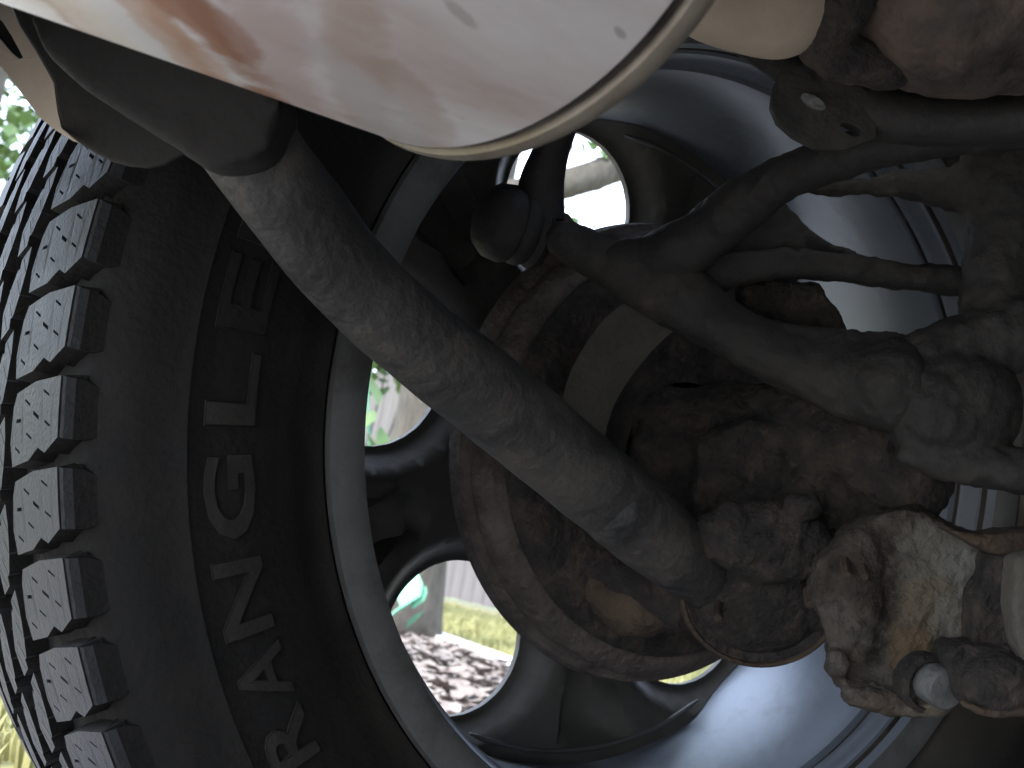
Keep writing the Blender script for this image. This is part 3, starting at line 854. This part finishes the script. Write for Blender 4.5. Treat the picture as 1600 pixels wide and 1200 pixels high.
def on_shell(u, v):
    for k in range(200, 900):
        q = P(u, v, k * .001)
        y, z = q.y - YC, q.z - ZC
        a = (y * math.cos(MT) + z * math.sin(MT)) / MA; b = (-y * math.sin(MT) + z * math.cos(MT)) / MB_
        if a * a + b * b <= 1.0: return q - mu.location
    return Vector((0, 0, 0))
dg_, dn_ = RT * .86 - UPV * .50, RT * .50 + UPV * .86
for (u, v, lu, lv, c, am) in ((300, 22, .016, .0035, (0.304, 0.136, 0.064), .9), (225, 10, .010, .0040, (0.352, 0.176, 0.096), .8), (345, 42, .010, .0030, (0.272, 0.128, 0.072), .8), (120, 22, .014, .003, (0.384, 0.240, 0.176), .7),
                              (205, 48, .016, .0055, (0.640, 0.624, 0.608), .8), (150, 40, .012, .003, (0.640, 0.592, 0.528), .7), (290, 78, .014, .003, (0.480, 0.304, 0.208), .6), (420, 60, .012, .010, (0.432, 0.304, 0.272), .5),
                              (560, 90, .010, .012, (0.400, 0.272, 0.208), .5), (968, 52, .0022, .0010, (0.256, 0.240, 0.240), .6), (720, 22, .005, .0012, (0.352, 0.320, 0.304), .6), (640, 150, .014, .004, (0.416, 0.320, 0.272), .5), (600, 180, .02, .004, (0.528, 0.512, 0.512), .6)):
    stain(M['muffler'], on_shell(u, v), dg_, dn_, lu, lv, c, am, 45)

# mottled rusty housing at the top right
rs = thing('exhaust_resonator', Q(1400, 20, .52), 'rusty mottled brown and cream exhaust housing right of the muffler', 'resonator')
cast('end_cone', [('cap', [(1040, -90, .505, 100), (1130, -30, .505, 100), (1215, -5, .505, 98)])], M['cone'], rs, .003, 5, .002, .05)
cast('shell', [('ell', 1500, -10, .52, 190, 168, 120, 4), ('cap', [(1480, -40, .52, 190), (1700, -60, .53, 200)])], M['resonator'], rs, .003, 4, .006, .03)
cast('dark_mass', [('cap', [(1320, -60, .497, 66), (1310, 10, .50, 56), (1272, 70, .51, 38), (1340, 100, .515, 44), (1400, 110, .52, 36)]), ('ell', 1270, 20, .50, 50, 30, 30, 30)], M['rust'], rs, .0028, 4, .009, .025)  # dark rounded mass between cone and shell, not a clamp

# ------------------------------------------------------------------ trailing arm and its bracket
br = thing('arm_bracket', Q(180, 150, .50), 'folded sheet metal chassis bracket holding the trailing arm at upper left', 'bracket')
def plate(name, outline, d, thick, dirn, m, parent, hole=None, dfun=None):
    """sheet-metal plate: outline in photo px, real thickness; optional through hole"""
    f = dfun or (lambda u, v: d)
    loops = [outline] + ([hole] if hole else [])
    flat = [p for l in loops for p in l]
    tri = tessellate_polygon([[Vector((u, v, 0)) for u, v in l] for l in loops])
    a = [Q(u, v, f(u, v)) for u, v in flat]; b = [q + Vector(dirn).normalized() * thick for q in a]
    n = len(flat); Fc = [tuple(t) for t in tri] + [tuple(i + n for i in t[::-1]) for t in tri]
    o = 0
    for l in loops:
        m_ = len(l)
        for i in range(m_): Fc.append((o + i, o + (i + 1) % m_, n + o + (i + 1) % m_, n + o + i))
        o += m_
    ob = mesh_obj(name, a + b, Fc, m, parent, smooth=False)
    bv = ob.modifiers.new('edge', 'BEVEL'); bv.width = .0012; bv.segments = 2; bv.limit_method = 'ANGLE'
    return ob
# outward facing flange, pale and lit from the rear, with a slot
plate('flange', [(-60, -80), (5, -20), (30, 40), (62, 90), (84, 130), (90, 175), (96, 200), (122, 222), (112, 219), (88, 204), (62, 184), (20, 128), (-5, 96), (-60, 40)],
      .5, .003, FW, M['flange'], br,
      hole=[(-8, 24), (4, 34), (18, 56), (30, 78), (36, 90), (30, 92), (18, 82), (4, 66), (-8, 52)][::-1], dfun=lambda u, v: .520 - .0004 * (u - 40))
plate('slot_light_blocker', [(-30, 0), (10, 20), (50, 70), (52, 104), (20, 110), (-30, 70)], .5, .003, FW, M['body'], br, dfun=lambda u, v: .542)  # dark plate added behind the slot to shut out daylight
# the side web runs from the flange fold towards the arm
web = [(5, -20), (30, 40), (62, 90), (84, 130), (90, 175), (97, 200), (122, 222), (150, 240), (172, 251), (200, 259), (232, 262), (258, 256), (275, 246), (296, 236), (330, 210), (330, 120), (200, 20), (60, -40)]
plate('web', web, .5, .0035, FW, M['bracket'], br, dfun=lambda u, v: .5005 - .00004 * (u - 40))

ta = thing('trailing_arm', Q(640, 520, .58), 'thick dusty black tubular trailing arm running diagonally across the wheel', 'control arm')
arm_path = [(300, 90, .505, 84), (352, 172, .512, 80), (408, 256, .52, 77), (465, 330, .53, 75), (553, 440, .55, 71), (645, 525, .57, 70), (745, 605, .595, 71), (842, 684, .62, 70), (942, 767, .645, 68), (1000, 815, .66, 66)]
tb_ = px_tube('tube', arm_path, M['arm'], ta, 8, 40, .8, wob=.03)
# the wide forked end at the chassis bracket
cast('bushing_eye', [('poly', [(40, 20), (70, 85), (128, 136), (175, 168), (262, 222), (312, 255), (345, 259), (390, 250), (420, 232), (440, 165), (420, 60), (250, 0)], .478, .05, FW)], M['bracket'], ta, .003, 5, .0015, .03)
cast('welded_end', [('cap', [(965, 788, .652, 66), (1020, 832, .668, 64), (1075, 876, .690, 60), (1130, 915, .715, 56)])], M['arm'], ta, .0026, 5, .003)

# ------------------------------------------------------------------ upper control arm (forged wishbone)
ua = thing('upper_control_arm', Q(1050, 430, .68), 'dirty dark forged control arm branching right from its ball joint', 'control arm')
cast('lower_branch', [('cap', [(880, 372, .70, 31), (950, 410, .695, 40), (1045, 452, .685, 54), (1150, 520, .675, 44), (1260, 575, .665, 50), (1400, 605, .65, 76)], .8), ('cap', [(1130, 500, .68, 20), (1250, 528, .67, 22), (1400, 548, .66, 30)])], M['forged'], ua, .0024, 4, .006, .018)
cast('upper_branch', [('cap', [(960, 412, .695, 36), (1010, 408, .69, 42), (1060, 394, .68, 50), (1105, 366, .675, 46), (1160, 320, .66, 44), (1230, 276, .64, 37), (1330, 240, .615, 36), (1460, 212, .59, 38), (1640, 180, .57, 44)], .8)], M['boot'], ua, .0024, 4, .004, .02)
cast('middle_branch', [('cap', [(1070, 450, .69, 30), (1125, 428, .69, 30), (1180, 416, .69, 26), (1260, 413, .69, 26), (1400, 430, .69, 24), (1530, 442, .69, 26)], .7)], M['boot'], ua, .0024, 4, .004, .02)
cast('fork_web', [('poly', [(1110, 345), (1210, 292), (1236, 322), (1264, 352), (1300, 381), (1350, 400), (1430, 414), (1430, 440), (1180, 436), (1110, 420)], .70, .012, FW)], M['boot'], ua, .0022, 4, .004, .02)
cast('bushing_mount', [('ell', 1490, 640, .645, 112, 100, 70, 10), ('cap', [(1440, 560, .65, 45), (1600, 520, .65, 60)]), ('cap', [(1425, 712, .64, 26), (1500, 728, .635, 30), (1620, 740, .63, 40)]),
                       ('cap', [(1575, 260, .68, 75), (1570, 400, .67, 62), (1560, 520, .66, 62)]), ('cap', [(1250, 300, .69, 10), (1340, 292, .68, 16), (1440, 290, .68, 26), (1560, 300, .68, 50)])], M['forged'], ua, .0026, 4, .008, .02)

# stabiliser link: ball joint, boot, nut, rod
sl = thing('stabilizer_link', Q(830, 340, .70), 'vertical link rod with round ball joint and nut below the muffler', 'link')
jax = (RT * .90 - UPV * .22 + FW * .38).normalized()
jc = Q(800, 352, .715)
lathe('joint_cup', jc, jax, [(-.0206, .0), (-.020, .0086), (-.0172, .0155), (-.0112, .0202), (-.0034, .0213), (.000, .0202), (.001, .0)], M['boot'], sl, 40)
lathe('boot', jc, jax, [(.000, .0), (.000, .0176), (.0034, .0202), (.0069, .0205), (.0103, .0185), (.0138, .0202), (.0172, .0185), (.0206, .0138), (.0215, 0)], mat('wet_black_rubber', [(.3, (.012, .012, .012)), (.7, (.02, .02, .02))], 30, .7), sl, 40)
hx = []
for k in range(2):
    pass
lathe('nut', jc, jax, [(.0206, .0), (.0206, .0133), (.0224, .0148), (.031, .0148), (.0327, .0129), (.0327, 0)], M['tan_rust'], sl, 6)
lathe('stud', jc, jax, [(.031, .0), (.031, .0073), (.0447, .0073), (.0464, .0056), (.0464, 0)], M['tan_rust'], sl, 20)
px_tube('rod', [(845, 345, .715, 38), (846, 290, .715, 36), (860, 240, .71, 29), (876, 195, .705, 27), (905, 110, .70, 27), (940, 10, .69, 28)], M['boot'], sl, 6, 20)

# anti-roll bar with clamp, top right
sw = thing('anti_roll_bar', Q(1420, 160, .56), 'thick black bar with a slotted clamp under the rusty housing', 'bar')
cast('bar', [('cap', [(1120, 50, .585, 16), (1200, 88, .575, 26), (1290, 135, .565, 44), (1390, 180, .555, 44), (1500, 190, .55, 40), (1660, 182, .54, 40)])], M['boot'], sw, .0026, 5, .001)
slot = lambda cx, cy, l, w_, a: [(cx + math.cos(a) * l * math.cos(t) - math.sin(a) * w_ * math.sin(t), cy + math.sin(a) * l * math.cos(t) + math.cos(a) * w_ * math.sin(t)) for t in [2 * PI * k / 14 for k in range(14)]]
plate('clamp', [(1222, 105), (1208, 140), (1205, 168), (1215, 192), (1240, 214), (1275, 232), (1325, 232), (1370, 215), (1365, 150), (1300, 95)], .5, .006, FW, M['forged'], sw,
      hole=slot(1331, 203, 19, 8, .45)[::-1], dfun=lambda u, v: .548)
plate('tab', slot(1272, 158, 22, 9, .55), .5, .004, FW, M['bolt'], sw, dfun=lambda u, v: .545)

# ------------------------------------------------------------------ knuckle: the big dark casting, its round boss, lit flank and bolts
kn = thing('wheel_knuckle', Q(1200, 800, .70), 'heavy rusty brown wheel carrier casting at lower right of the wheel', 'knuckle')
bax = (FW * -.86 + RT * -.12 - UPV * .3).normalized()
cast('carrier', [('ell', 1170, 730, .735, 190, 130, 80, 12), ('cap', [(1000, 650, .745, 40), (1120, 660, .735, 56), (1330, 690, .70, 90), (1420, 760, .68, 70)]),
                 ('ell', 1300, 850, .70, 120, 150, 70, 0), ('poly', [(1092, 690), (1180, 650), (1260, 680), (1270, 860), (1180, 900), (1098, 900), (1084, 800)], .690, .05, FW),
                 ('ell', 1195, 845, .672, 118, 66, 40, 8), ('poly', [(1150, 440), (1280, 440), (1326, 512), (1330, 560), (1200, 560)], .705, .02, FW), ('ell', 1330, 870, .655, 40, 44, 26, 0), ('ell', 1255, 790, .66, 30, 24, 24, 0)], M['rust'], kn, .0022, 5, .007, .016)
lathe('round_boss', Q(1188, 930, .69), bax, [(-.05, 0), (-.05, .0385), (-.004, .0405), (.0005, .0400), (.0005, .0378), (-.002, .035), (.003, .029), (.006, .019), (.007, .0)], M['rust'], kn, 60)
lathe('boss_edge_highlight', Q(1188, 930, .69), bax, [(-.006, .0408), (-.004, .0420), (.0005, .0420), (.0022, .0408), (.0020, .0390), (-.001, .0385), (-.006, .0408)], M['tan_rust'], kn, 60, close=False)  # boss edge as a lighter tan ring; the lit rim is painted in
cast('caliper_body', [('ell', 900, 880, .735, 60, 40, 30, 30), ('cap', [(865, 852, .735, 26), (940, 895, .73, 40), (1060, 955, .715, 34)])], M['rust'], kn, .0024, 3, .007, .02)
cast('piston_housing', [('ell', 1000, 948, .722, 66, 46, 36, 8), ('cap', [(935, 920, .725, 30), (990, 965, .722, 34), (1060, 945, .718, 34), (1090, 930, .715, 30)]), ('ell', 900, 885, .728, 44, 30, 24, 30)], M['tan_rust'], kn, .0022, 3, .007, .02)
for (u, v, d, r) in ((1265, 940, .655, 9), (1322, 893, .628, 8), (1350, 896, .628, 8), (1122, 962, .668, 9)):
    lathe('bolt_head', Q(u, v, d), bax, [(-.012, 0), (-.012, px(r, d)), (.002, px(r, d)), (.0035, px(r, d) * .8), (.0035, 0)], M['tan_rust'], kn, 6)

cl = thing('lower_arm_mount', Q(1400, 980, .64), 'mud caked pale and brown casting with protruding bolt at bottom right', 'casting')
cast('flank', [('poly', [(1378, 800), (1440, 795), (1490, 826), (1552, 858), (1548, 900), (1520, 940), (1512, 985), (1498, 1010), (1480, 1060), (1490, 1095), (1465, 1116), (1380, 1112), (1332, 1096), (1312, 1080), (1306, 1055), (1294, 1035), (1300, 1012), (1288, 975), (1272, 940), (1274, 880), (1330, 830)], .640, .05, FW + RT * .15),
               ('ell', 1345, 930, .640, 40, 110, 26, 4), ('ell', 1308, 1036, .635, 20, 22, 22, 0), ('cap', [(1330, 1085, .636, 20), (1400, 1100, .636, 20), (1470, 1100, .634, 18)])], M['mudded'], cl, .0022, 3, .007, .018)
fl_o = Q(1400, 980, .64)
for (u, v, lu, lv, c, am) in ((1470, 880, .022, .020, (.125, .118, .098), .85), (1440, 840, .014, .010, (.12, .112, .092), .85), (1500, 900, .013, .016, (.135, .13, .112), .9), (1450, 950, .016, .018, (.118, .095, .062), .85),
                              (1420, 1010, .014, .014, (.10, .068, .036), .8), (1480, 970, .010, .014, (.125, .115, .095), .85), (1370, 1095, .016, .006, (.085, .062, .045), .7), (1440, 1105, .016, .004, (.13, .11, .085), .8), (1330, 1040, .010, .012, (.06, .042, .03), .6)):
    stain(M['mudded'], Q(u, v, .641) - fl_o, RT, UPV, lu, lv, c, am, 70)
cast('ledge', [('poly', [(1478, 826), (1540, 836), (1640, 828), (1640, 856), (1600, 868), (1565, 870), (1530, 858)], .62, .03, FW)], M['tan_rust'], cl, .0022, 3, .004, .02)
cast('arm_end', [('poly', [(1590, 872), (1650, 856), (1650, 1050), (1600, 1040), (1590, 1000), (1584, 950)], .605, .03, FW)], M['pale_mud'], cl, .0022, 6, .004)
cast('dark_web', [('poly', [(1546, 868), (1600, 860), (1600, 1020), (1520, 1020), (1518, 970), (1524, 930), (1542, 900)], .622, .02, FW)], M['rust'], cl, .0022, 3, .004)
cast('clevis', [('poly', [(1475, 1020), (1500, 1008), (1560, 1010), (1640, 1010), (1640, 1112), (1560, 1120), (1512, 1108), (1492, 1090)], .615, .03, FW), ('ell', 1565, 1068, .608, 62, 52, 40, 0)], M['rust'], cl, .0022, 4, .005, .02)
cast('clevis_edge', [('cap', [(1505, 1098, .604, 8), (1545, 1114, .602, 10), (1600, 1112, .602, 10), (1640, 1104, .602, 10)])], M['tan_rust'], cl, .002, 3, .003)
bx = (RT * .30 - UPV * .10 - FW * .95).normalized()
lathe('bolt', Q(1476, 1076, .622), bx, [(-.03, .0), (-.03, .0095), (.001, .0098), (.0026, .0090), (.0032, .005), (.0032, 0)], M['bolt'], cl, 28)
lathe('washer', Q(1452, 1070, .630), bx, [(-.010, .0), (-.010, .0140), (-.001, .0140), (.001, .0115), (-.002, .0105), (-.002, 0)], M['rust'], cl, 32)
